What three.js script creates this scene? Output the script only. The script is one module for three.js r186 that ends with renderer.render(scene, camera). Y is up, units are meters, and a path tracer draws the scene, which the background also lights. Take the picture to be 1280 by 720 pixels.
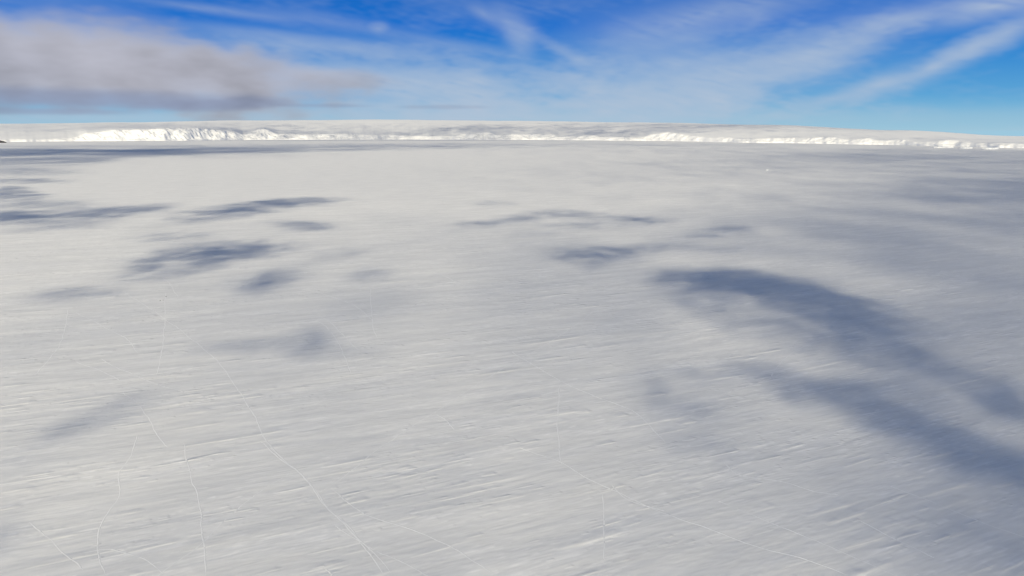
import * as THREE from 'three';
import { mergeGeometries } from 'three/addons/utils/BufferGeometryUtils.js';

// ---------- camera, from a low flying aircraft 200 m above the fast ice ----------
const scene = new THREE.Scene();
const camera = new THREE.PerspectiveCamera(46.0, 1024 / 576, 1, 300000);
camera.position.set(0, 200, 0);
camera.rotation.set(-THREE.MathUtils.degToRad(13.05), 0, 0);
const renderer = new THREE.WebGLRenderer({ antialias: true });
renderer.toneMapping = THREE.LinearToneMapping;
renderer.toneMappingExposure = 1.0;
renderer.shadowMap.enabled = true;

// ---------- seeded noise ----------
function mulberry(a) { return () => { a |= 0; a = a + 0x6D2B79F5 | 0; let t = Math.imul(a ^ a >>> 15, 1 | a); t = t + Math.imul(t ^ t >>> 7, 61 | t) ^ t; return ((t ^ t >>> 14) >>> 0) / 4294967296; }; }
const PERM = new Uint8Array(512), GRAD = new Float32Array(256 * 3);
{
  const r = mulberry(7), p = [...Array(256).keys()];
  for (let i = 255; i > 0; i--) { const j = Math.floor(r() * (i + 1)); [p[i], p[j]] = [p[j], p[i]]; }
  for (let i = 0; i < 512; i++) PERM[i] = p[i & 255];
  for (let i = 0; i < 256; i++) { const z = r() * 2 - 1, a = r() * 6.2832, s = Math.sqrt(1 - z * z); GRAD[i * 3] = s * Math.cos(a); GRAD[i * 3 + 1] = s * Math.sin(a); GRAD[i * 3 + 2] = z; }
}
const COS = Float64Array.from({ length: 256 }, (_, i) => Math.cos(i * 0.0245437)), SIN = Float64Array.from({ length: 256 }, (_, i) => Math.sin(i * 0.0245437));
function noise2(x, y, px = 256, py = 256, seed = 0) {       // gradient noise, about -1..1, with period px, py
  const xf = Math.floor(x), yf = Math.floor(y), fx = x - xf, fy = y - yf;
  const x0 = ((xf % px) + px) % px, x1 = (x0 + 1) % px, y0 = ((yf % py) + py) % py, y1 = (y0 + 1) % py;
  const u = fx * fx * fx * (fx * (fx * 6 - 15) + 10), v = fy * fy * fy * (fy * (fy * 6 - 15) + 10);
  const h = (a, b, dx, dy) => { const k = PERM[PERM[(a + seed * 31) & 255] + ((b + seed * 17 + (a >> 8) * 7 + (b >> 8) * 13) & 255)] ; return COS[k] * dx + SIN[k] * dy; };
  const a = h(x0, y0, fx, fy), b = h(x1, y0, fx - 1, fy), c = h(x0, y1, fx, fy - 1), d = h(x1, y1, fx - 1, fy - 1);
  return 1.5 * (a + (b - a) * u + (c - a + (a - b - c + d) * u) * v);
}
function noise3(x, y, z) {
  const xf = Math.floor(x), yf = Math.floor(y), zf = Math.floor(z), fx = x - xf, fy = y - yf, fz = z - zf;
  const X = xf & 255, Y = yf & 255, Z = zf & 255;
  const u = fx * fx * (3 - 2 * fx), v = fy * fy * (3 - 2 * fy), w = fz * fz * (3 - 2 * fz);
  const A = PERM[X] + Y, B = PERM[X + 1] + Y, AA = PERM[A & 255] + Z, AB = PERM[(A + 1) & 255] + Z, BA = PERM[B & 255] + Z, BB = PERM[(B + 1) & 255] + Z;
  const g = (k, dx, dy, dz) => { const i = PERM[k & 255] * 3; return GRAD[i] * dx + GRAD[i + 1] * dy + GRAD[i + 2] * dz; };
  const l = (t, a, b) => a + (b - a) * t;
  return 1.4 * l(w, l(v, l(u, g(AA, fx, fy, fz), g(BA, fx - 1, fy, fz)), l(u, g(AB, fx, fy - 1, fz), g(BB, fx - 1, fy - 1, fz))),
    l(v, l(u, g(AA + 1, fx, fy, fz - 1), g(BA + 1, fx - 1, fy, fz - 1)), l(u, g(AB + 1, fx, fy - 1, fz - 1), g(BB + 1, fx - 1, fy - 1, fz - 1))));
}
const clamp = (x, a = 0, b = 1) => x < a ? a : x > b ? b : x;
const smooth = (a, b, x) => { const t = clamp((x - a) / (b - a)); return t * t * (3 - 2 * t); };
function lookup(table, x) {                                 // smooth table look-up
  if (x <= table[0][0]) return table[0][1];
  for (let i = 1; i < table.length; i++) if (x <= table[i][0]) { const [a, va] = table[i - 1], [b, vb] = table[i]; return va + (vb - va) * smooth(a, b, x); }
  return table[table.length - 1][1];
}
const D2R = Math.PI / 180;

// ---------- sun: behind the aircraft, a little to its left, 30 degrees up ----------
const SUN_UP = 30 * D2R, SUN_TURN = -8 * D2R;
const SUN = new THREE.Vector3(Math.sin(SUN_TURN) * Math.cos(SUN_UP), Math.sin(SUN_UP), Math.cos(SUN_TURN) * Math.cos(SUN_UP));
const sun = new THREE.DirectionalLight(new THREE.Color().setRGB(1.0, 0.895, 0.665), 4.3);
sun.name = 'sun';
sun.position.copy(SUN).multiplyScalar(20000);
sun.castShadow = true; sun.shadow.radius = 1.7; sun.shadow.mapSize.set(4096, 4096);
Object.assign(sun.shadow.camera, { left: -9000, right: 9000, top: 9000, bottom: -9000, near: 10, far: 50000 });
scene.add(sun, sun.target);

// ---------- sky: clear polar air, streaks of cirrus and grey cloud banks low over the horizon ----------
const CIRRUS = [[-6.47, 3.23, 14.21, 2.56, -3, 0.75], [-10.86, 4.23, 9.57, 1.8, -4, 0.5], [7.79, 1.98, 14.52, 1.86, 0, 0.6], [16.36, 4.13, 9.53, 2.62, 8, 0.6], [22.01, 5.13, 6.81, 2.12, 22, 0.6], [11.39, 6.31, 7.17, 1.75, 6, 0.35], [9.63, 3.64, 10.27, 1.94, 3, 0.5], [1.27, 9.49, 7.52, 0.92, 0, 0.14], [27.51, 3.22, 3.46, 0.93, 24, 0.6], [30.58, 4.29, 2.96, 0.9, 28, 0.68], [32.75, 5.42, 2.64, 0.86, 26, 0.6], [34.61, 6.29, 2.51, 0.89, 24, 0.6], [33.53, 7.94, 4.57, 0.98, 8, 0.75], [28.49, 7.75, 5.12, 0.83, 10, 0.4], [24.46, 2.28, 5.65, 0.8, 16, 0.5], [25.17, 5.83, 4.54, 1.2, 26, 0.45], [-0.38, 8.33, 1.65, 0.93, -30, 0.38], [0.96, 7.39, 1.53, 1.06, -30, 0.38], [-2.22, 8.91, 1.52, 0.58, -25, 0.3], [0.64, 6.44, 1.54, 0.95, -40, 0.3], [3.84, 6.3, 2.29, 0.48, -28, 0.3], [6.1, 5.2, 3.16, 0.72, -22, 0.35], [3.23, 4.3, 5.75, 0.86, -14, 0.3], [-13.72, 8.16, 4.89, 0.57, -7, 0.22], [-18.95, 8.33, 4.66, 0.55, -5, 0.2], [-23.31, 8.63, 4.97, 0.32, -4, 0.25], [-19.05, 7.1, 7.1, 0.45, -4, 0.25], [-10.45, 7.85, 0.74, 0.4, 0, 0.4], [-13.22, 6.27, 11.3, 0.82, -3, 0.45], [14.89, 8.51, 9.54, 1.56, 8, 0.45], [0.0, 0.99, 41.01, 0.63, 0, 0.4], [-29.77, 0.91, 14.42, 0.55, 0, 0.5], [-14.1, 1.45, 12.79, 0.86, 0, 0.4], [1.31, 1.37, 21.05, 1.51, 0, 0.45], [-5.11, 6.71, 7.67, 0.48, -8, 0.25]];   // bearing, elevation, half sizes, tilt (degrees), density
const BANK = [[-33.13, 4.28, 12.19, 3.54, -6, 0.95, 0], [-26.37, 4.25, 12.45, 3.04, -10, 0.9, 0], [-19.28, 4.18, 7.8, 1.96, -8, 0.7, 0], [-13.95, 4.06, 4.97, 0.83, -3, 0.55, 0], [-31.08, 2.15, 13.42, 0.86, 0, 0.75, 1], [-23.41, 1.9, 6.91, 0.52, 3, 0.7, 1], [-15.3, 1.93, 4.33, 0.18, 0, 0.4, 1], [-5.21, 1.87, 3.91, 0.19, 0, 0.3, 1], [-33.51, 1.3, 7.89, 0.32, 0, 0.6, 1]];
{
  const W = 4096, Hh = 2048, data = new Float32Array(W * Hh * 4), rnd = mulberry(41);
  const lin = (r, g, b) => [r, g, b].map((c) => { c /= 255; return c <= 0.04045 ? c / 12.92 : ((c + 0.055) / 1.055) ** 2.4; });
  const AIR = [[0, lin(158, 198, 218)], [1, lin(134, 188, 216)], [2.5, lin(92, 164, 214)], [5, lin(56, 138, 210)], [8, lin(29, 112, 204)], [12, lin(24, 98, 186)], [30, lin(13, 68, 118)], [90, lin(8, 46, 78)]];
  const ICE = lin(180, 195, 214), BODY = lin(175, 176, 188), BASE = lin(138, 148, 174);
  // the same kinds of cloud all round the sky
  const cirrus = CIRRUS.map((c) => [...c]), bank = BANK.map((b) => [...b]);
  for (let k = 0; k < 120; k++) { const az = rnd() * 360 - 180, el = 2 + 70 * rnd() ** 1.6; if (Math.abs(az) < 46 && el < 12) continue; cirrus.push([az, el, 5 + 9 * rnd(), 0.8 + el * 0.08 * (0.5 + rnd()), (rnd() - 0.5) * 50, 0.28 + 0.3 * rnd()]); }
  for (let k = 0; k < 12; k++) { const az = -60 - 240 * rnd(), el = 4.5 + 5 * rnd(); const a = 8 + 8 * rnd(), e = 1.4 + 2.6 * rnd(); const w = az < -180 ? az + 360 : az; bank.push([w, el, a, e, (rnd() - 0.5) * 10, 0.8, 0], [w, el - e * 0.8, a, e * 0.3, 0, 0.7, 1]); }
  const prep = (list) => list.map((c) => { const r = Math.max(c[2], c[3]) * 1.7; return [...c, r, Math.cos(c[4] * D2R), Math.sin(c[4] * D2R)]; });
  const cs = prep(cirrus), bs = prep(bank);
  for (let j = Hh / 2; j < Hh; j++) {
    const el = ((j + 0.5) / Hh) * 180 - 90, y = Math.sin(el * D2R), ce = Math.cos(el * D2R);
    let k = 1; while (k < AIR.length - 1 && el > AIR[k][0]) k++;
    const f = clamp((el - AIR[k - 1][0]) / (AIR[k][0] - AIR[k - 1][0])), air = [0, 1, 2].map((c) => AIR[k - 1][1][c] + (AIR[k][1][c] - AIR[k - 1][1][c]) * f);
    const rowC = cs.filter((c) => Math.abs(el - c[1]) < c[6]), rowB = bs.filter((c) => Math.abs(el - c[1]) < c[7]);
    for (let i = 0; i < W; i++) {
      const t = ((i + 0.5) / W - 0.5) * 2 * Math.PI, x = Math.cos(t) * ce, z = Math.sin(t) * ce;   // direction (x, y, z)
      let az = t / D2R + 90; if (az > 180) az -= 360;                                              // bearing, 0 ahead, right positive
      const o = (j * W + i) * 4;
      const low = el < 40, w1 = noise3(x * 9, y * 26, z * 9), w2 = noise3(x * 30 + 5, y * 95, z * 30), w3 = low ? noise3(x * 75, y * 230 + 3, z * 75) : 0;
      const warp = 0.5 * w1 + 0.3 * w2 + 0.14 * w3;
      const fine = !low ? 0.6 * w2 : noise3(x * 22 + w1, (y + 0.25 * x) * 170, z * 22) * 0.5 + noise3(x * 50, (y + 0.2 * x) * 380 + w2, z * 50) * 0.3 + w3 * 0.25;
      let a = clamp(0.05 + 0.26 * warp + 0.08 * fine, 0, 0.5) * smooth(90, 0, el), keep = 1 - a;
      for (const c of rowC) {
        let da = az - c[0]; if (da > 180) da -= 360; else if (da < -180) da += 360;
        if (Math.abs(da) > c[6]) continue;
        const de = el - c[1], p = (da * c[7] + de * c[8]) / c[2], q = (-da * c[8] + de * c[7]) / c[3];
        const d = Math.sqrt(p * p + q * q) + 0.95 * warp + 0.42 * fine;
        keep *= 1 - clamp(c[5] * smooth(1.5, -0.2, d) * (0.95 + 0.8 * fine + 0.4 * warp));
      }
      a = 1 - keep;
      let r = air[0] + (ICE[0] - air[0]) * a, g = air[1] + (ICE[1] - air[1]) * a, b = air[2] + (ICE[2] - air[2]) * a;
      for (const c of rowB) {
        let da = az - c[0]; if (da > 180) da -= 360; else if (da < -180) da += 360;
        if (Math.abs(da) > c[7]) continue;
        const de = el - c[1], p = (da * c[8] + de * c[9]) / c[2], q = (-da * c[9] + de * c[8]) / c[3];
        const b1 = noise3(x * 9 + 3, y * 13, z * 9), b2 = noise3(x * 24, y * 32 + 7, z * 24);
        const d = Math.sqrt(p * p + q * q) + 0.30 * b1 + 0.2 * b2 + 0.1 * w2 + 0.05 * w3;
        const m = clamp(c[5] * smooth(1.22, 0.42, d)), col = c[6] ? BASE : BODY, l = 1 + 0.18 * b1 + 0.18 * b2 + 0.06 * w2 + 0.04 * w3 + (c[6] ? 0 : 0.1 * clamp(q, -1, 1));
        r += (col[0] * l - r) * m; g += (col[1] * l - g) * m; b += (col[2] * l - b) * m;
      }
      data[o] = r; data[o + 1] = g; data[o + 2] = b; data[o + 3] = 1;
    }
  }
  for (let j = 0; j < Hh / 2; j++) for (let i = 0; i < W; i++) { const o = (j * W + i) * 4; data[o] = AIR[0][1][0]; data[o + 1] = AIR[0][1][1]; data[o + 2] = AIR[0][1][2]; data[o + 3] = 1; }
  const sky = new THREE.DataTexture(data, W, Hh, THREE.RGBAFormat, THREE.FloatType);
  sky.mapping = THREE.EquirectangularReflectionMapping; sky.magFilter = THREE.LinearFilter; sky.minFilter = THREE.LinearFilter; sky.colorSpace = THREE.LinearSRGBColorSpace; sky.needsUpdate = true;
  scene.background = sky; scene.environment = sky;
}

// ---------- snow relief: wind-cut ridges (sastrugi) along one direction ----------
const EARTH = 6.37e6, WIND = 24 * D2R, WC = Math.cos(WIND), WS = Math.sin(WIND);
const along = (x, z) => x * WC - z * WS, across = (x, z) => x * WS + z * WC;      // metres along and across the wind
function repeatTexture(data, w, h) {
  const t = new THREE.DataTexture(data, w, h, THREE.RGBAFormat, THREE.UnsignedByteType);
  t.wrapS = t.wrapT = THREE.RepeatWrapping; t.magFilter = THREE.LinearFilter; t.minFilter = THREE.LinearMipmapLinearFilter; t.generateMipmaps = true; t.needsUpdate = true;
  return t;
}
// a field of tapered, sharp-nosed ridges drawn over drifted noise; periodic
function sastrugi(W, Hh, lu, lv, seed, strokes, layers) {
  const f = new Float32Array(W * Hh), rnd = mulberry(seed), du = lu / W, dv = lv / Hh;
  for (let j = 0; j < Hh; j++) for (let i = 0; i < W; i++) {
    let h = 0; const u = i / W, v = j / Hh;
    const bend = 0.35 * noise2(u * 6, v * 9, 6, 9, seed);
    for (const [nu, nv, amp, ridged] of layers) { const n = noise2(u * nu, v * nv + bend, nu, nv, seed + nv); h += amp * (ridged ? 0.6 - Math.abs(n) * 1.4 : n); }
    f[j * W + i] = h;
  }
  for (const [count, l0, l1, w0, w1, h0, h1] of strokes) for (let k = 0; k < count; k++) {
    const u = rnd(), v = rnd(), patch = noise2(u * 9, v * 12, 9, 12, seed + 3) + 0.5 * noise2(u * 24, v * 30, 24, 30, seed + 4);
    if (patch + (rnd() - 0.5) * 0.6 < 0.12) continue;
    const L = l0 + (l1 - l0) * rnd() ** 2, w = w0 + (w1 - w0) * rnd(), hh = (h0 + (h1 - h0) * rnd() ** 2), tilt = (rnd() - 0.5) * 0.10, bow = (rnd() - 0.5) * 0.06;
    const ci = u * W, cj = v * Hh, ni = Math.ceil(L / du / 2);
    for (let a = -ni; a <= ni; a++) {
      const s = a / ni, m = s * L / 2, taper = (s < 0.55 ? Math.sqrt(Math.max(0, (s + 1) / 1.55)) : (1 - s) / 0.45), c = cj + (m * tilt + bow * m * m / L) / dv;
      const ww = w * (0.35 + 0.65 * taper), nj = Math.ceil(ww * 3 / dv);
      for (let b = -nj; b <= nj; b++) {
        const j = Math.round(c) + b, q = (j - c) * dv / ww;
        const prof = q < 0 ? Math.exp(-q * q * 6) : Math.exp(-q * q * 0.4);          // steep side and long lee side
        const at = ((j % Hh) + Hh) % Hh * W + ((Math.round(ci + a) % W) + W) % W;
        f[at] += hh * taper * prof * 0.8;
      }
    }
  }
  return f;
}
function heightMap(f, W, Hh) {
  let lo = 1e9, hi = -1e9; for (const v of f) { if (v < lo) lo = v; if (v > hi) hi = v; }
  const d = new Float32Array(W * Hh * 4);
  for (let i = 0; i < f.length; i++) { const c = (f[i] - lo) / (hi - lo); d[i * 4] = d[i * 4 + 1] = d[i * 4 + 2] = c; d[i * 4 + 3] = 1; }
  const t = new THREE.DataTexture(d, W, Hh, THREE.RGBAFormat, THREE.FloatType);
  t.wrapS = t.wrapT = THREE.RepeatWrapping; t.magFilter = THREE.LinearFilter; t.minFilter = THREE.LinearFilter; t.needsUpdate = true;
  return [t, hi - lo];
}
function normalMap(f, W, Hh, du, dv) {
  const d = new Uint8Array(W * Hh * 4);
  for (let j = 0; j < Hh; j++) for (let i = 0; i < W; i++) {
    const x = -(f[j * W + (i + 1) % W] - f[j * W + (i + W - 1) % W]) / (2 * du), y = -(f[((j + 1) % Hh) * W + i] - f[((j + Hh - 1) % Hh) * W + i]) / (2 * dv), l = Math.hypot(x, y, 1), o = (j * W + i) * 4;
    d[o] = Math.round((x / l * 0.5 + 0.5) * 255); d[o + 1] = Math.round((y / l * 0.5 + 0.5) * 255); d[o + 2] = Math.round((1 / l * 0.5 + 0.5) * 255); d[o + 3] = 255;
  }
  return repeatTexture(d, W, Hh);
}
const TILE_U = 1480, TILE_V = 660;                         // metres covered by the relief map before it repeats
const [ridgeMap, ridgeRange] = heightMap(sastrugi(2048, 2048, TILE_U, TILE_V, 11,
  [[15000, 3.5, 15, 0.7, 1.3, 0.09, 0.3], [4200, 10, 38, 0.9, 1.9, 0.15, 0.55]],
  [[40, 60, 0.07, 0], [60, 130, 0.06, 0], [110, 250, 0.045, 1], [220, 400, 0.03, 0]]), 2048, 2048);
const F_U = 2310, F_V = 1010;
const fineMap = normalMap(sastrugi(2048, 2048, F_U, F_V, 23, [[3000, 12, 42, 1.6, 3.2, 0.2, 0.8], [700, 25, 70, 2.0, 4.5, 0.35, 1.0]], [[60, 110, 0.10, 0], [90, 190, 0.08, 1]]), 2048, 2048, F_U / 2048, F_V / 2048);
fineMap.repeat.set(TILE_U / F_U, TILE_V / F_V);
// colour of the crust: old wind crust greyer than the fresh drift tails that lie on it in short streaks
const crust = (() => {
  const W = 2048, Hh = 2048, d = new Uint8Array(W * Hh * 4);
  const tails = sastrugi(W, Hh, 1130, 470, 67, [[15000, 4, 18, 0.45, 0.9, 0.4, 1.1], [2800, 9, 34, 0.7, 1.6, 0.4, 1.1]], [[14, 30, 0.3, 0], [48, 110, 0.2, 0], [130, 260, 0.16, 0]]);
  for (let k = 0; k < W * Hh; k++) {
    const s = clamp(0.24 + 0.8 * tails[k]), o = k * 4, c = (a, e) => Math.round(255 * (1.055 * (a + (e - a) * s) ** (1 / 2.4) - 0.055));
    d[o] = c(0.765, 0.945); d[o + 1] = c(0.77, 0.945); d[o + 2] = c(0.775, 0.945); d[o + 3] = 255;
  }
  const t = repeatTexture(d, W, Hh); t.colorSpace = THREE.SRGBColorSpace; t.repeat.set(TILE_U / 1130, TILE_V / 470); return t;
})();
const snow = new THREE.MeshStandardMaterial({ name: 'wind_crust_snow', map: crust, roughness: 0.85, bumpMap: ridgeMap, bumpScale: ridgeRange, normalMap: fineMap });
const seam = new THREE.MeshStandardMaterial({ name: 'seam_snow', color: new THREE.Color().setRGB(0.87, 0.875, 0.88), roughness: 0.85, bumpMap: ridgeMap, bumpScale: ridgeRange });
const driftSnow = new THREE.MeshStandardMaterial({ name: 'drift_snow', color: new THREE.Color().setRGB(0.88, 0.885, 0.89), roughness: 0.85 });

function structure(o) { o.userData.kind = 'structure'; return o; }
function shade(o) { o.traverse((m) => { if (m.isMesh) { m.castShadow = true; m.receiveShadow = true; } }); return o; }

// ---------- the plain of fast ice, following the curve of the Earth ----------
function relief(x, z) {
  const d = Math.hypot(x, z), u = along(x, z), v = across(x, z);
  let h = 0.5 * noise2(u / 170, v / 85) + 0.9 * noise2(u / 900 + 9, v / 500) + smooth(9000, 2500, d) * (0.5 * noise2(u / 210 + 3, v / 44 + 0.5 * noise2(u / 300, v / 200)) + 0.28 * (0.5 - Math.abs(noise2(u / 120, v / 26 + 70))));
  const near = smooth(2600, 900, d);
  if (near > 0) h += near * (0.17 * noise2(u / 46, v / 13 + 0.4 * noise2(u / 90, v / 60)) + 0.13 * (0.5 - Math.abs(noise2(u / 34 + 50, v / 8))));
  return h;
}
const drop = (x, z) => -(x * x + z * z) / (2 * EARTH);
const groundAt = (x, z) => relief(x, z) * smooth(30000, 9000, Math.hypot(x, z)) + drop(x, z);
{
  const xs = [0], zs = [];
  for (let x = 0; x < 75000;) { x += Math.max(3.6, x / 75); xs.push(x); }
  const X = [...xs.slice(1).reverse().map((x) => -x), ...xs];
  for (let z = 75000; z > 240;) { zs.push(z); z -= Math.min(1600, Math.max(1.3, z * z / 190000)); }
  for (let z = 240; z > -60000;) { zs.push(z); z -= z > 150 ? 4 : Math.max(30, Math.abs(z) / 4); }
  const nx = X.length, nz = zs.length, pos = new Float32Array(nx * nz * 3), uv = new Float32Array(nx * nz * 2), index = new Uint32Array((nx - 1) * (nz - 1) * 6);
  for (let j = 0; j < nz; j++) for (let i = 0; i < nx; i++) {
    const x = X[i], z = -zs[j], k = j * nx + i;
    pos[k * 3] = x; pos[k * 3 + 1] = groundAt(x, z); pos[k * 3 + 2] = z;
    uv[k * 2] = along(x, z) / TILE_U; uv[k * 2 + 1] = -across(x, z) / TILE_V;
  }
  let n = 0;
  for (let j = 0; j < nz - 1; j++) for (let i = 0; i < nx - 1; i++) { const a = j * nx + i, b = a + 1, c = a + nx, d = c + 1; index[n++] = a; index[n++] = c; index[n++] = b; index[n++] = b; index[n++] = c; index[n++] = d; }
  const g = new THREE.BufferGeometry();
  g.setAttribute('position', new THREE.BufferAttribute(pos, 3)); g.setAttribute('uv', new THREE.BufferAttribute(uv, 2)); g.setIndex(new THREE.BufferAttribute(index, 1)); g.computeVertexNormals();
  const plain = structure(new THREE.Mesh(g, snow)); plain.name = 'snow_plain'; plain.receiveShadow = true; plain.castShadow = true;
  plain.userData.label = 'flat snow-covered sea ice streaked with wind-cut ridges';
  scene.add(plain);
  console.log('plain', nx, nz, n / 3);

  // snow-filled cracks stand a little proud of the crust as narrow raised seams
const CRACKS = [
  [[-494.3, -840.9], [-413.5, -753.5], [-324.2, -650.5], [-265.2, -577.5], [-227.2, -521.9], [-189.8, -462.1], [-155.3, -404.4], [-119.9, -363.1], [-100.2, -332.7], [-87.7, -317.3], [-73.5, -299.7], [-60.7, -283.7], [-52.9, -273.6]],
  [[-166.5, -413.7], [-139.7, -384.8], [-117.7, -360.3], [-103.4, -336.8], [-82.4, -312.2], [-69.4, -293.1], [-58.1, -273.6]],
  [[-494.1, -742.9], [-428.3, -684.7], [-376.9, -637.2], [-347.6, -600.1]],
  [[-387.9, -573.2], [-347.3, -546.5], [-319.6, -523.8]],
  [[0.0, -600.1], [39.5, -527.4], [65.0, -492.8], [90.5, -462.1], [98.2, -428.3], [101.5, -413.7]],
  [[5.2, -404.4], [29.8, -385.9], [47.0, -363.1], [65.2, -345.1], [81.9, -328.7], [103.0, -312.2], [119.2, -299.7], [141.6, -286.8], [155.7, -274.8]],
  [[58.0, -357.5], [66.7, -340.9], [82.4, -331.1]],
  [[-103.0, -352.1], [-76.8, -324.8], [-53.8, -313.6], [-31.8, -299.7], [-15.2, -283.7], [-4.4, -273.6]],
  [[-110.7, -346.9], [-96.7, -374.7], [-83.7, -409.0], [-58.1, -459.2], [-31.9, -509.6], [-6.9, -556.4], [48.0, -650.5], [116.5, -798.8]],
  [[-55.0, -457.8], [-46.6, -448.0], [-39.6, -432.2]],
  [[-215.0, -410.2], [-188.1, -363.1], [-176.3, -345.1], [-160.0, -313.6], [-140.8, -273.6]],
  [[-255.2, -428.3], [-239.9, -393.3], [-235.9, -372.7], [-221.3, -345.1], [-213.0, -313.6], [-201.2, -293.1], [-186.7, -273.6]],
  [[-210.6, -291.8], [-198.1, -295.0], [-186.5, -291.8], [-173.5, -285.5], [-159.7, -274.8]],
  [[-253.0, -319.5], [-226.6, -299.7], [-199.9, -278.3]],
  [[131.3, -384.8], [136.6, -370.7], [159.9, -363.1], [171.1, -353.9], [184.3, -347.7]],
  [[183.6, -321.0], [193.4, -304.4], [202.8, -288.6]],
  [[-441.3, -840.8], [-348.2, -650.5], [-295.5, -533.0]],
  [[-513.6, -760.7], [-435.3, -624.4], [-398.6, -536.8]],
  [[-185.0, -863.4], [-147.9, -693.8], [-134.2, -645.1]],
  [[-249.7, -840.8], [-189.7, -779.3], [-149.8, -703.1]],
  [[38.9, -518.3], [31.1, -428.3], [30.6, -382.7]],
  [[51.3, -348.6], [44.8, -286.8]],
];
  const rnd = mulberry(77);
  for (let k = 0; k < 22; k++) {                            // fainter ones crossing between them
    const z0 = 260 + 900 * rnd() ** 1.3, x0 = (rnd() - 0.5) * 1.5 * z0, turn0 = rnd() < 0.6 ? 0.7 + 0.5 * rnd() : 2 + 0.9 * rnd(), n = 4 + Math.floor(rnd() * 5), step = 14 + z0 * 0.035, line = [];
    let x = x0, z = -z0, turn = turn0;
    for (let i = 0; i < n; i++) { line.push([x, z]); x += Math.cos(turn) * step; z += Math.sin(turn) * step; turn += (rnd() - 0.5) * 0.35; }
    CRACKS.push(line);
  }
  CRACKS.forEach((line, q) => {
    const curve = new THREE.CatmullRomCurve3(line.map(([x, z]) => new THREE.Vector3(x, 0, z))), len = curve.getLength(), N = Math.ceil(len / 1.6), p = [], w = [], id = [];
    let row = 0;
    const t0 = new THREE.Vector3(), c0 = new THREE.Vector3();
    for (let i = 0; i <= N; i++) {
      curve.getPointAt(i / N, c0); curve.getTangentAt(i / N, t0);
      const wob = 0.9 * noise2(i / 14 + q * 37, 3.3) + 0.3 * noise2(i / 5 + q * 37, 6.3), wide = (0.32 + 0.00055 * Math.abs(line[0][1]) + 0.18 * noise2(i / 6 + q * 11, 8.1)) * smooth(0, 0.06, i / N) * smooth(1, 0.94, i / N), tall = (q < 22 ? 0.045 : 0.03) + 0.04 * noise2(i / 12, q * 7.7) + 0.03 * noise2(i / 3, q * 5.1);
      const nx_ = -t0.z, nz_ = t0.x, cx = c0.x + nx_ * wob, cz = c0.z + nz_ * wob;
      for (const [s, hgt] of [[-1, -0.06], [-0.4, tall], [0.4, tall * 0.95], [1, -0.06]]) { const x = cx + nx_ * s * wide, z = cz + nz_ * s * wide; p.push(x, groundAt(x, z) + hgt, z); w.push(along(x, z) / TILE_U, -across(x, z) / TILE_V); }
      if (i) for (let k = 0; k < 3; k++) { const a = row - 4 + k, b = row + k; id.push(a, b, a + 1, a + 1, b, b + 1); }
      row += 4;
    }
    const gg = new THREE.BufferGeometry(); gg.setAttribute('position', new THREE.Float32BufferAttribute(p, 3)); gg.setAttribute('uv', new THREE.Float32BufferAttribute(w, 2)); gg.setIndex(id); gg.computeVertexNormals();
    const m = new THREE.Mesh(gg, seam); m.name = 'snow_filled_crack' + (q ? '_' + String(q).padStart(3, '0') : ''); m.receiveShadow = true; m.castShadow = true;
    plain.add(m);
  });
}

// ---------- the ice cap: cliffs and icefalls at the shore, a smooth dome behind ----------
const COAST = [[-11870, -12864], [-11341, -13289], [-10547, -14294], [-9738, -15084], [-7982, -15739], [-6505, -17644], [-3398, -18433], [0, -17317], [2890, -15670], [4590, -12436], [5711, -10757], [5969, -9574], [6230, -8425], [6440, -7527], [6415, -6932]];
const SLOPE_HEIGHT = [[-42.7, 35], [-36.42, 39], [-34.67, 40], [-32.61, 54], [-32.14, 82], [-31.33, 164], [-29.46, 208], [-24.2, 237], [-21.97, 185], [-21.11, 125], [-19.66, 222], [-18.48, 128], [-16.37, 113], [-14.22, 130], [-10.44, 99], [-5.27, 64], [-3.3, 143], [-1.98, 157], [-0.99, 94], [0.0, 124], [3.3, 120], [3.96, 60], [6.57, 102], [7.22, 72], [10.45, 56], [11.4, 137], [12.67, 160], [14.85, 101], [16.08, 74], [17.29, 96], [18.49, 58], [21.7, 87], [22.55, 96], [24.77, 113], [25.86, 70], [27.18, 98], [27.96, 58], [29.24, 84], [30.49, 36], [32.42, 94], [33.59, 49], [35.17, 63], [36.48, 53], [42.78, 50]];   // bearing in degrees, metres
const DOME_HEIGHT = [[-42.54, 367], [-36.26, 449], [-28.81, 504], [-20.12, 607], [-10.38, 652], [0.0, 589], [10.39, 508], [20.15, 392], [28.87, 241], [36.37, 110], [42.69, 15]];
const polar = COAST.map(([x, z]) => [Math.atan2(x, -z) / D2R, Math.hypot(x, z)]);
const shoreAt = (az) => lookup(polar, az) + 70 * noise2(az * 1.3, 2.2) + 14 * noise2(az * 4, 5.1);
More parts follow.
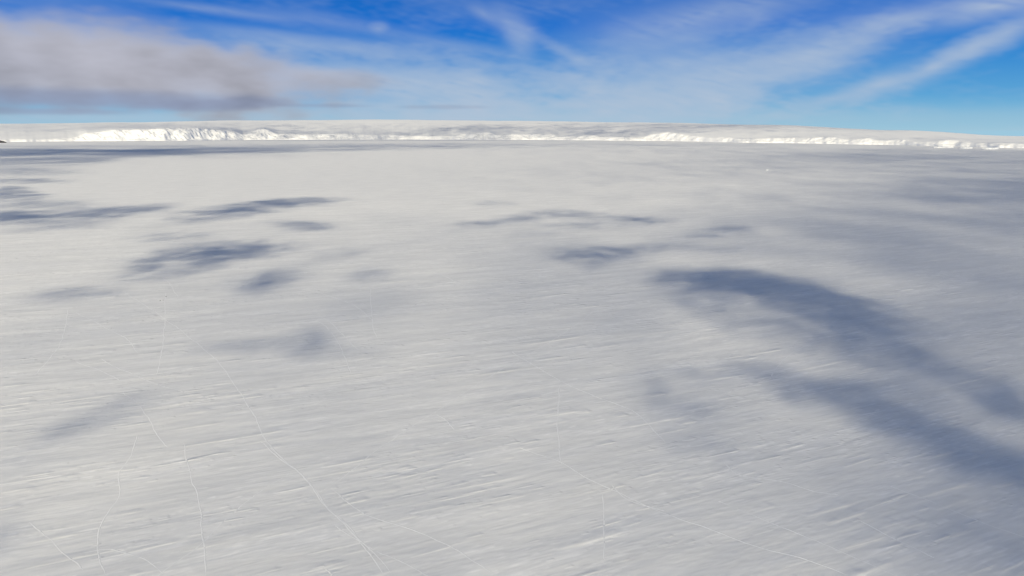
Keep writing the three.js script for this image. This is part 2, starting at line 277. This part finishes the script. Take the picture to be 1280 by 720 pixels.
{
  const A0 = -43, A1 = 43, NA = 2000, ts = [-60];
  for (let t = 0; t < 900;) { ts.push(t); t += t < 120 ? 9 : 16; }
  for (let t = 900; t < 30000;) { ts.push(t); t += 40 + t * 0.045; }
  const NT = ts.length, pos = new Float32Array((NA + 1) * NT * 3), split = ts.findIndex((t) => t > 620);
  for (let i = 0; i <= NA; i++) {
    const az = A0 + (A1 - A0) * i / NA, r0 = shoreAt(az), sx = Math.sin(az * D2R), sz = -Math.cos(az * D2R), s = az * D2R * r0;     // s: metres along the shore
    const crest = lookup(DOME_HEIGHT, az), steep = lookup(SLOPE_HEIGHT, az), wide = 40 + steep * 1.5;
    let broad = 0; for (let k = -8; k <= 8; k++) broad += 0.62 * lookup(SLOPE_HEIGHT, az + k * 0.7) / 17;
    for (let j = 0; j < NT; j++) {
      const t = ts[j], x = sx * (r0 + t), z = sz * (r0 + t), o = (i * NT + j) * 3;
      let h = -8;
      if (t > 0) {
        const sw = x + 70 * noise2(x / 210 + 9, z / 150) + 26 * noise2(x / 70, z / 60 + 7), tw = Math.max(0, t + 0.34 * wide * noise2(x / 260, z / 190) + 0.18 * wide * noise2(x / 90, z / 70 + 3)), edge = 22 + 6 * noise2(s / 400, 7.7);
        const front = steep * (0.55 + 0.45 * smooth(30, 260, steep)) * (1 - 0.999 * smooth(wide * 1.2, wide * 2 + 2200, t)) + broad * smooth(wide * 1.2, wide * 2 + 2200, t);
        h = edge * smooth(0, 26, t) + front * smooth(0, 1.25 * wide, tw);
        const q = clamp(t / 8000), rest = Math.max(0, crest - edge - front);
        h += rest * (1 - (1 - q) ** 2.0);
        const rough = smooth(0, 30, t) * smooth(wide * 1.5 + 60, wide * 0.8, tw), big = 0.62 * clamp(steep / 170, 0.25, 1.2);
        h += rough * big * (22 * noise2(sw / 260, z / 190) + 17 * (0.5 - Math.abs(noise2(sw / 130, z / 90))) + 13 * noise2(sw / 66, z / 52 + 4) + 8 * noise2(sw / 38, z / 32 + 9));
        h += smooth(200, 1500, t) * (9 * noise2(x / 1900, z / 800) + 4 * noise2(x / 700, z / 300 + 3) + 0.5 * noise2(x / 260, z / 130 + 3));
        h -= Math.max(0, t - 9000) * 0.01;
      }
      pos[o] = x; pos[o + 1] = h + drop(x, z); pos[o + 2] = z;
    }
  }
  const whole = new THREE.BufferGeometry(); whole.setAttribute('position', new THREE.BufferAttribute(pos, 3));
  const uv = new Float32Array((NA + 1) * NT * 2);
  for (let k = 0; k < uv.length / 2; k++) { uv[k * 2] = along(pos[k * 3], pos[k * 3 + 2]) / TILE_U; uv[k * 2 + 1] = -across(pos[k * 3], pos[k * 3 + 2]) / TILE_V; }
  whole.setAttribute('uv', new THREE.BufferAttribute(uv, 2));
  const faces = (j0, j1) => { const id = []; for (let i = 0; i < NA; i++) for (let j = j0; j < j1; j++) { const a = i * NT + j, b = a + NT; id.push(a, b, a + 1, a + 1, b, b + 1); } return id; };
  whole.setIndex(faces(0, NT - 1)); whole.computeVertexNormals();
  const cap = structure(new THREE.Group()); cap.name = 'ice_cap'; cap.userData.label = 'low white ice cap with bright ice cliffs along its shore';
  for (const [name, j0, j1] of [['ice_cliff', 0, split], ['snow_dome', split, NT - 1]]) {
    const id = faces(j0, j1), map = new Map(), p = [], nn = [], u2 = [], N = whole.attributes.normal.array;
    const index = id.map((k) => { let m = map.get(k); if (m === undefined) { m = p.length / 3; map.set(k, m); p.push(pos[k * 3], pos[k * 3 + 1], pos[k * 3 + 2]); nn.push(N[k * 3], N[k * 3 + 1], N[k * 3 + 2]); u2.push(uv[k * 2], uv[k * 2 + 1]); } return m; });
    const g = new THREE.BufferGeometry(); g.setAttribute('position', new THREE.Float32BufferAttribute(p, 3)); g.setAttribute('normal', new THREE.Float32BufferAttribute(nn, 3)); g.setAttribute('uv', new THREE.Float32BufferAttribute(u2, 2)); g.setIndex(index);
    const m = new THREE.Mesh(g, driftSnow); m.name = name; cap.add(m);
  }
  scene.add(shade(cap));
  console.log('cap', NA * NT * 2);
}

// ---------- small things on the ice ----------
const firn = new THREE.MeshStandardMaterial({ name: 'berg_ice', color: new THREE.Color().setRGB(0.86, 0.88, 0.9), roughness: 0.7 });
const rock = new THREE.MeshStandardMaterial({ name: 'dark_rock', color: new THREE.Color().setRGB(0.06, 0.06, 0.065), roughness: 0.95 });
const fur = new THREE.MeshStandardMaterial({ name: 'seal_fur', color: new THREE.Color().setRGB(0.07, 0.065, 0.06), roughness: 0.6 });
function lump(w, h, d, seed, flat, m, name, x, z, turn, label, category) {
  const g = new THREE.BoxGeometry(w, h, d, 18, 8, 12), p = g.attributes.position;
  for (let i = 0; i < p.count; i++) {
    const v = new THREE.Vector3().fromBufferAttribute(p, i), a = v.x / w * 2, b = v.y / h + 0.5, c = v.z / d * 2;
    const round = 1 - (1 - flat) * 0.55 * b, r = Math.max(Math.abs(a), Math.abs(c)), rr = Math.hypot(a, c), e = rr > 0 ? r / rr * 0.5 + 0.5 : 1;
    const n = 1 + 0.2 * noise3(a * 1.6 + seed, b * 1.3, c * 1.6) + 0.09 * noise3(a * 5, b * 4 + seed, c * 5);
    p.setXYZ(i, v.x * e * round * n, b * h * (flat + (1 - flat) * (1.15 - 0.8 * rr)) * (0.9 + 0.2 * noise3(a * 3, seed, c * 3)) - h * 0.12, v.z * e * round * n);
  }
  g.computeVertexNormals();
  const o = new THREE.Mesh(g, m); o.name = name; o.position.set(x, drop(x, z), z); o.rotation.y = turn; o.userData = { label, category };
  scene.add(shade(o)); return o;
}

lump(300, 70, 200, 3.1, 0.35, rock, 'rock_outcrop', -9640, -13000, 0.2, 'low dark rock at the foot of the ice cap', 'rock');
[[5454, -8776, 330, 19, 'long flat white iceberg frozen in before the glacier cliffs'], [5470, -8354, 190, 20, 'short flat white iceberg frozen in between two longer ones'], [5511, -7973, 250, 24, 'blocky white iceberg frozen in beside the short flat one']].forEach(([x, z, w, h, label], k) => {
  lump(w, h, 120, 8 + k * 3, 0.9, firn, 'iceberg' + (k ? '_00' + k : ''), x, z, 0.5 + 0.1 * k, label, 'iceberg').userData.group = 'icebergs before the cliffs';
});
lump(13, 6, 9, 21, 0.5, firn, 'ice_block', 1331, -3584, 0.4, 'lone white block of ice standing on the open plain', 'ice block');
{
  // seals lying by a crack
  const profile = [[0, -1.25], [0.10, -1.2], [0.13, -1.0], [0.27, -0.6], [0.36, -0.1], [0.37, 0.3], [0.27, 0.75], [0.19, 0.98], [0.17, 1.12], [0.1, 1.26], [0, 1.3]].map(([r, y]) => new THREE.Vector2(r, y));
  const body = new THREE.LatheGeometry(profile, 14); body.rotateZ(-Math.PI / 2); body.scale(1, 0.8, 1); body.translate(0, 0.26, 0);
  const flip = (x, z, a, l) => { const g = new THREE.SphereGeometry(1, 8, 6); g.scale(l, 0.05, 0.13); g.rotateY(a); g.translate(x, 0.1, z); return g; };
  [[-426, -797, 1.3], [-423, -798, 1.9], [-428, -815, 1.1]].forEach(([x, z, turn], k) => {
    const seal = new THREE.Group(); seal.name = 'seal' + (k ? '_00' + k : ''); seal.position.set(x, groundAt(x, z) - 0.02, z); seal.rotation.y = turn; seal.scale.setScalar(0.85);
    seal.userData = { label: 'dark seal resting on the snow', category: 'seal', group: 'seals resting on the snow' };
    const add = (name, g) => { const m = new THREE.Mesh(g, fur); m.name = name; seal.add(m); };
    add('body', body); add('flipper', flip(0.55, 0.4, 0.9, 0.3)); add('flipper', flip(0.55, -0.4, -0.9, 0.3)); add('tail_flipper', flip(-1.35, 0.1, -0.3, 0.25)); add('tail_flipper', flip(-1.35, -0.1, 0.3, 0.25));
    scene.add(shade(seal));
  });
}

// ---------- clouds above and behind the aircraft, whose shadows lie on the snow ----------
const CLOUDS = [
  { label: "ragged cloud overhead casting the longest dark shadow on the plain", altitude: 560, flake: 0.4, wisp: 0.42, puffs: [[275, -912, 74.3, 69.4, -4.2, 2.1, 1.4], [327, -873, 93.3, 68.5, 73.6, 2.6, 1.4], [380, -761, 100.0, 54.1, -88.2, 2.0, 1.4], [315, -694, 71.3, 59.2, 51.0, 1.0, 1.4], [234, -803, 57.6, 41.0, 36.2, 0.55, 1.4], [361, -637, 92.4, 35.6, -85.8, 1.2, 1.4], [378, -552, 67.0, 20.2, -83.3, 0.55, 1.4], [380, -485, 45.8, 17.7, -59.9, 1.6, 1.4], [312, -600, 60.0, 41.7, 45.8, 0.5, 1.4], [217, -544, 32.0, 29.0, -6.1, 0.7, 1.4], [252, -501, 45.9, 36.8, 54.7, 1.1, 1.4], [272, -452, 47.9, 29.3, 84.1, 1.3, 1.4], [289, -402, 40.8, 25.0, -89.8, 1.8, 1.4], [306, -373, 32.1, 17.7, -53.4, 2.0, 1.4], [225, -736, 85.0, 30.4, 78.4, 0.45, 1.4], [314, -501, 59.6, 28.7, 80.2, 0.4, 1.4]] },
  { label: "thin wisp of cloud casting a faint shadow beside the longest one", altitude: 560, flake: 0.4, wisp: 0.6, puffs: [[141, -537, 41.8, 29.2, -16.4, 0.39, 1.4], [126, -477, 34.7, 31.9, 11.1, 0.39, 1.4], [124, -404, 29.7, 21.4, 7.8, 0.33, 1.4], [248, -314, 49.4, 27.3, -38.5, 0.39, 1.4]] },
  { label: "small cloud casting the hammer-shaped shadow beyond the longest one", altitude: 620, flake: 0.5, wisp: 0.62, puffs: [[133, -1111, 72.5, 64.3, -37.5, 1.04, 1.4], [223, -1166, 90.1, 38.1, -16.4, 0.63, 1.4], [125, -1040, 46.7, 19.8, -81.6, 0.63, 1.4]] },
  { label: "patchy cloud casting a flock of thin shadows before the hammer-shaped one", altitude: 700, flake: 0.55, wisp: 0.6, puffs: [[-74, -1489, 53.0, 42.2, 82.2, 0.84, 1.4], [19, -1587, 85.5, 49.2, -66.6, 0.63, 1.4], [148, -1666, 110.4, 73.1, 43.3, 0.63, 1.4], [295, -1558, 65.3, 52.1, 60.9, 0.94, 1.4], [-50, -1931, 87.7, 56.8, 87.4, 0.28, 1.4], [156, -1463, 104.4, 63.6, -3.6, 0.28, 1.4], [48, -1345, 64.0, 43.4, -1.7, 0.24, 1.4]] },
  { label: "small wisp of cloud casting two short bars of shadow", altitude: 700, flake: 0.55, wisp: 0.62, puffs: [[456, -1414, 62.4, 33.7, -31.8, 0.73, 1.4], [372, -1314, 37.7, 28.3, -30.9, 0.63, 1.4], [360, -1158, 83.7, 32.2, -3.1, 0.2, 1.4]] },
  { label: "rounded cloud casting the broad oval shadow", altitude: 620, flake: 0.5, wisp: 0.6, puffs: [[-467, -1150, 95.6, 76.0, 73.1, 1.36, 1.4], [-518, -1068, 129.1, 68.4, 73.7, 1.04, 1.4], [-536, -1015, 86.1, 42.8, 64.1, 0.4, 1.4], [-659, -1303, 70.5, 64.7, 31.3, 0.36, 1.4]] },
  { label: "small cloud casting a shadow just before the oval one", altitude: 620, flake: 0.45, wisp: 0.62, puffs: [[-337, -912, 58.5, 38.8, 87.3, 1.04, 1.4], [-326, -854, 46.2, 32.1, 86.3, 0.32, 1.4]] },
  { label: "small faint cloud casting two pale spots of shadow", altitude: 640, flake: 0.45, wisp: 0.62, puffs: [[-201, -939, 46.7, 25.3, 88.7, 0.63, 1.4], [-286, -1111, 65.4, 38.4, -76.0, 0.28, 1.4]] },
  { label: "long cloud casting a split bar of shadow beyond the oval one", altitude: 900, flake: 0.7, wisp: 0.62, puffs: [[-627, -1976, 107.2, 95.4, -34.6, 1.25, 1.4], [-726, -1734, 208.2, 86.6, -88.7, 0.94, 1.4], [-458, -1476, 87.2, 49.5, 39.2, 0.94, 1.4], [-674, -1848, 149.7, 105.2, -74.1, 0.73, 1.4]] },
  { label: "drawn-out cloud casting a chain of shadows toward the rock", altitude: 950, flake: 0.75, wisp: 0.62, puffs: [[-2539, -3518, 482.0, 214.1, 41.7, 0.6, 1.4], [-1334, -1890, 232.2, 112.9, 37.9, 0.5, 1.4], [-1079, -1573, 162.1, 136.7, 43.1, 0.45, 1.4], [-1207, -1634, 120.2, 61.1, 47.2, 1.46, 1.4], [-1053, -1683, 138.6, 117.8, 55.4, 0.94, 1.4], [-981, -1789, 102.3, 65.5, -87.0, 0.94, 1.4], [-963, -1463, 96.1, 69.2, 74.7, 0.32, 1.4], [-1619, -2208, 184.5, 64.2, 47.4, 1.25, 1.4], [-1997, -2826, 201.7, 102.8, 32.7, 0.84, 1.4], [-1790, -2427, 135.6, 52.0, 45.3, 0.84, 1.4]] },
  { label: "faint cloud casting a pale bow-tie of shadow", altitude: 560, flake: 0.4, wisp: 0.4, puffs: [[-196, -624, 39.0, 26.4, 54.3, 0.6, 1.4], [-260, -619, 41.7, 20.4, -1.2, 0.55, 1.4], [-204, -664, 27.1, 13.8, 66.5, 0.33, 1.4], [-149, -600, 37.5, 18.5, 4.7, 0.22, 1.4]] },
  { label: "faint cloud casting a pale flat shadow on open snow", altitude: 560, flake: 0.4, wisp: 0.62, puffs: [[-550, -832, 53.6, 36.4, 7.2, 0.55, 1.4]] },
  { label: "faint drawn-out cloud casting a pale slanting shadow", altitude: 540, flake: 0.4, wisp: 0.62, puffs: [[-301, -435, 25.5, 15.5, -59.1, 0.5, 1.4], [-289, -477, 32.9, 20.2, -64.2, 0.28, 1.4], [-264, -305, 26.0, 10.1, 38.4, 0.4, 1.4]] },
  { label: "high cloud sheet casting the broad shadow in front of the glacier", altitude: 4200, flake: 6, wisp: 0.45, puffs: [[-4614, -6878, 1892.5, 1008.6, 26.9, 1.97, 1.4], [-3504, -7774, 1451.6, 991.8, -69.6, 1.23, 1.4], [-3294, -4654, 824.6, 455.1, 69.7, 1.1, 1.4], [-2144, -7417, 921.0, 447.8, -46.4, 0.86, 1.4], [-1855, -9450, 1468.7, 1117.1, 17.5, 0.33, 1.4], [-5742, -9563, 2311.8, 693.9, 3.5, 0.37, 1.4]] },
  { label: "unseen thin veil of cloud added to dim one side of the plain", altitude: 3000, flake: 2.2, wisp: 0.25, puffs: [[1714, -2025, 1971.6, 594.4, -44.5, 1.25, 1], [555, -624, 432.8, 150.7, -40.2, 0.7, 1], [284, -307, 142.3, 61.9, -26.0, 0.9, 1], [3538, -4920, 2815.8, 1404.6, -34.1, 0.7, 1], [-96, -996, 625.2, 424.1, 4.8, 0.17, 1], [-62, -404, 324.1, 214.0, 7.0, 0.09, 1]] },  // veil added to darken the right side, lens vignetting included
  { label: "unseen high veil of cloud added to dim the ice cap and its foot", altitude: 5600, flake: 12, wisp: 0.35, puffs: [[0, -10615, 6370.1, 1999.4, 0.0, 0.3, 1], [3648, -6856, 2273.8, 1252.1, -16.7, 0.35, 1], [0, -18338, 10985.9, 2630.2, 0.0, 0.55, 1]] },  // unseen veil, put in to grey the dome and the far plain
];
const vapour = new THREE.MeshStandardMaterial({ name: 'cloud_vapour', color: new THREE.Color().setRGB(0.9, 0.9, 0.9), roughness: 1 });
{
  // a puff: a loose handful of flecks, so that the sun comes through it as through thin vapour
  const FLECKS = 10, puffs = [];
  for (let v = 0; v < 4; v++) {
    const rnd = mulberry(300 + v), parts = [];
    for (let k = 0; k < FLECKS; k++) {
      const g = new THREE.TetrahedronGeometry(1); g.rotateX(rnd() * 6.28); g.rotateY(rnd() * 6.28); g.rotateZ(rnd() * 6.28);
      const r = 9 * Math.cbrt(rnd()), c = rnd() * 2 - 1, a = rnd() * 6.28, s = Math.sqrt(1 - c * c); g.translate(r * s * Math.cos(a), r * c * 0.7, r * s * Math.sin(a)); parts.push(g);
    }
    puffs.push(mergeGeometries(parts));
  }
  const PER = FLECKS * 1.155 / Math.sin(SUN_UP);            // horizontal shade of one puff of unit flecks, square metres
  let total = 0;
  CLOUDS.forEach((c, n) => {
    const rnd = mulberry(900 + n * 13), B = c.puffs.map(([x, z, a, b, turn, tau, p]) => ({ x, z, a, b, c: Math.cos(turn * D2R), s: Math.sin(turn * D2R), tau, p }));
    const scale = B.reduce((s, b) => s + b.b, 0) / B.length;
    const field = (x, z) => {
      let f = 0;
      const wx = 0.35 * scale * noise2(x / scale / 0.9, z / scale / 0.9, 256, 256, n), wz = 0.35 * scale * noise2(x / scale / 0.9 + 40, z / scale / 0.9, 256, 256, n);
      for (const b of B) { const dx = x + wx - b.x, dz = z + wz - b.z, p = (dx * b.c + dz * b.s) / b.a, q = (-dx * b.s + dz * b.c) / b.b, d = (p * p + q * q); if (d < 5) f += b.tau * Math.exp(-Math.pow(d, b.p)); }
      if (f < 0.004) return 0;
      const w = noise2(x / scale / 1.1, z / scale / 0.7, 256, 256, n + 5) + 0.8 * noise2(x / scale / 0.42, z / scale / 0.3, 256, 256, n + 9);
      return f * clamp(1 + c.wisp * 1.7 * w, 0.03, 2.6);
    };
    const reach = B.map((b) => Math.max(b.a, b.b) * 1.7), x0 = Math.min(...B.map((b, i) => b.x - reach[i])), x1 = Math.max(...B.map((b, i) => b.x + reach[i])), z0 = Math.min(...B.map((b, i) => b.z - reach[i])), z1 = Math.max(...B.map((b, i) => b.z + reach[i]));
    let sum = 0, most = 0; const S = 60000;
    for (let k = 0; k < S; k++) { const f = field(x0 + (x1 - x0) * rnd(), z0 + (z1 - z0) * rnd()); sum += f; if (f > most) most = f; }
    const count = Math.round(sum / S * (x1 - x0) * (z1 - z0) / (PER * c.flake * c.flake)), at = [[], [], [], []], M = new THREE.Matrix4(), Q = new THREE.Quaternion(), E = new THREE.Euler(), P = new THREE.Vector3(), K = new THREE.Vector3();
    // the cloud's foot lies straight up the sun's rays from its shadow
    const far = (c.altitude) / SUN.y, cx = (x0 + x1) / 2 + SUN.x * far, cz = (z0 + z1) / 2 + SUN.z * far;
    for (let k = 0, tries = 0; k < count && tries < 4e6; tries++) {
      const x = x0 + (x1 - x0) * rnd(), z = z0 + (z1 - z0) * rnd(), f = field(x, z);
      if (f < rnd() * most) continue;
      const r = (c.altitude * (1 + 0.07 * (rnd() + rnd() - 1))) / SUN.y, s = c.flake * (0.8 + 0.4 * rnd());
      P.set(x + SUN.x * r - cx, SUN.y * r + drop(x, z) - c.altitude, z + SUN.z * r - cz); E.set(rnd() * 6.28, rnd() * 6.28, rnd() * 6.28); Q.setFromEuler(E); K.set(s, s, s);
      at[Math.floor(rnd() * 4)].push(M.compose(P, Q, K).clone()); k++;
    }
    const cloud = new THREE.Group(); cloud.name = 'cloud' + (n ? '_' + String(n).padStart(3, '0') : ''); cloud.position.set(cx, c.altitude, cz);
    cloud.userData = { label: c.label, category: 'cloud', group: 'clouds over the plain' };
    at.forEach((list, v) => {
      const m = new THREE.InstancedMesh(puffs[v], vapour, list.length); list.forEach((a, i) => m.setMatrixAt(i, a));
      m.name = 'vapour'; m.userData.kind = 'stuff'; m.castShadow = true; m.receiveShadow = true; cloud.add(m);
    });
    scene.add(cloud); total += count;
    console.log(c.label, count, [x0, x1, z0, z1].map(Math.round).join(' '), 'most', most.toFixed(2));
  });
  console.log('puffs', total);
}

renderer.render(scene, camera);
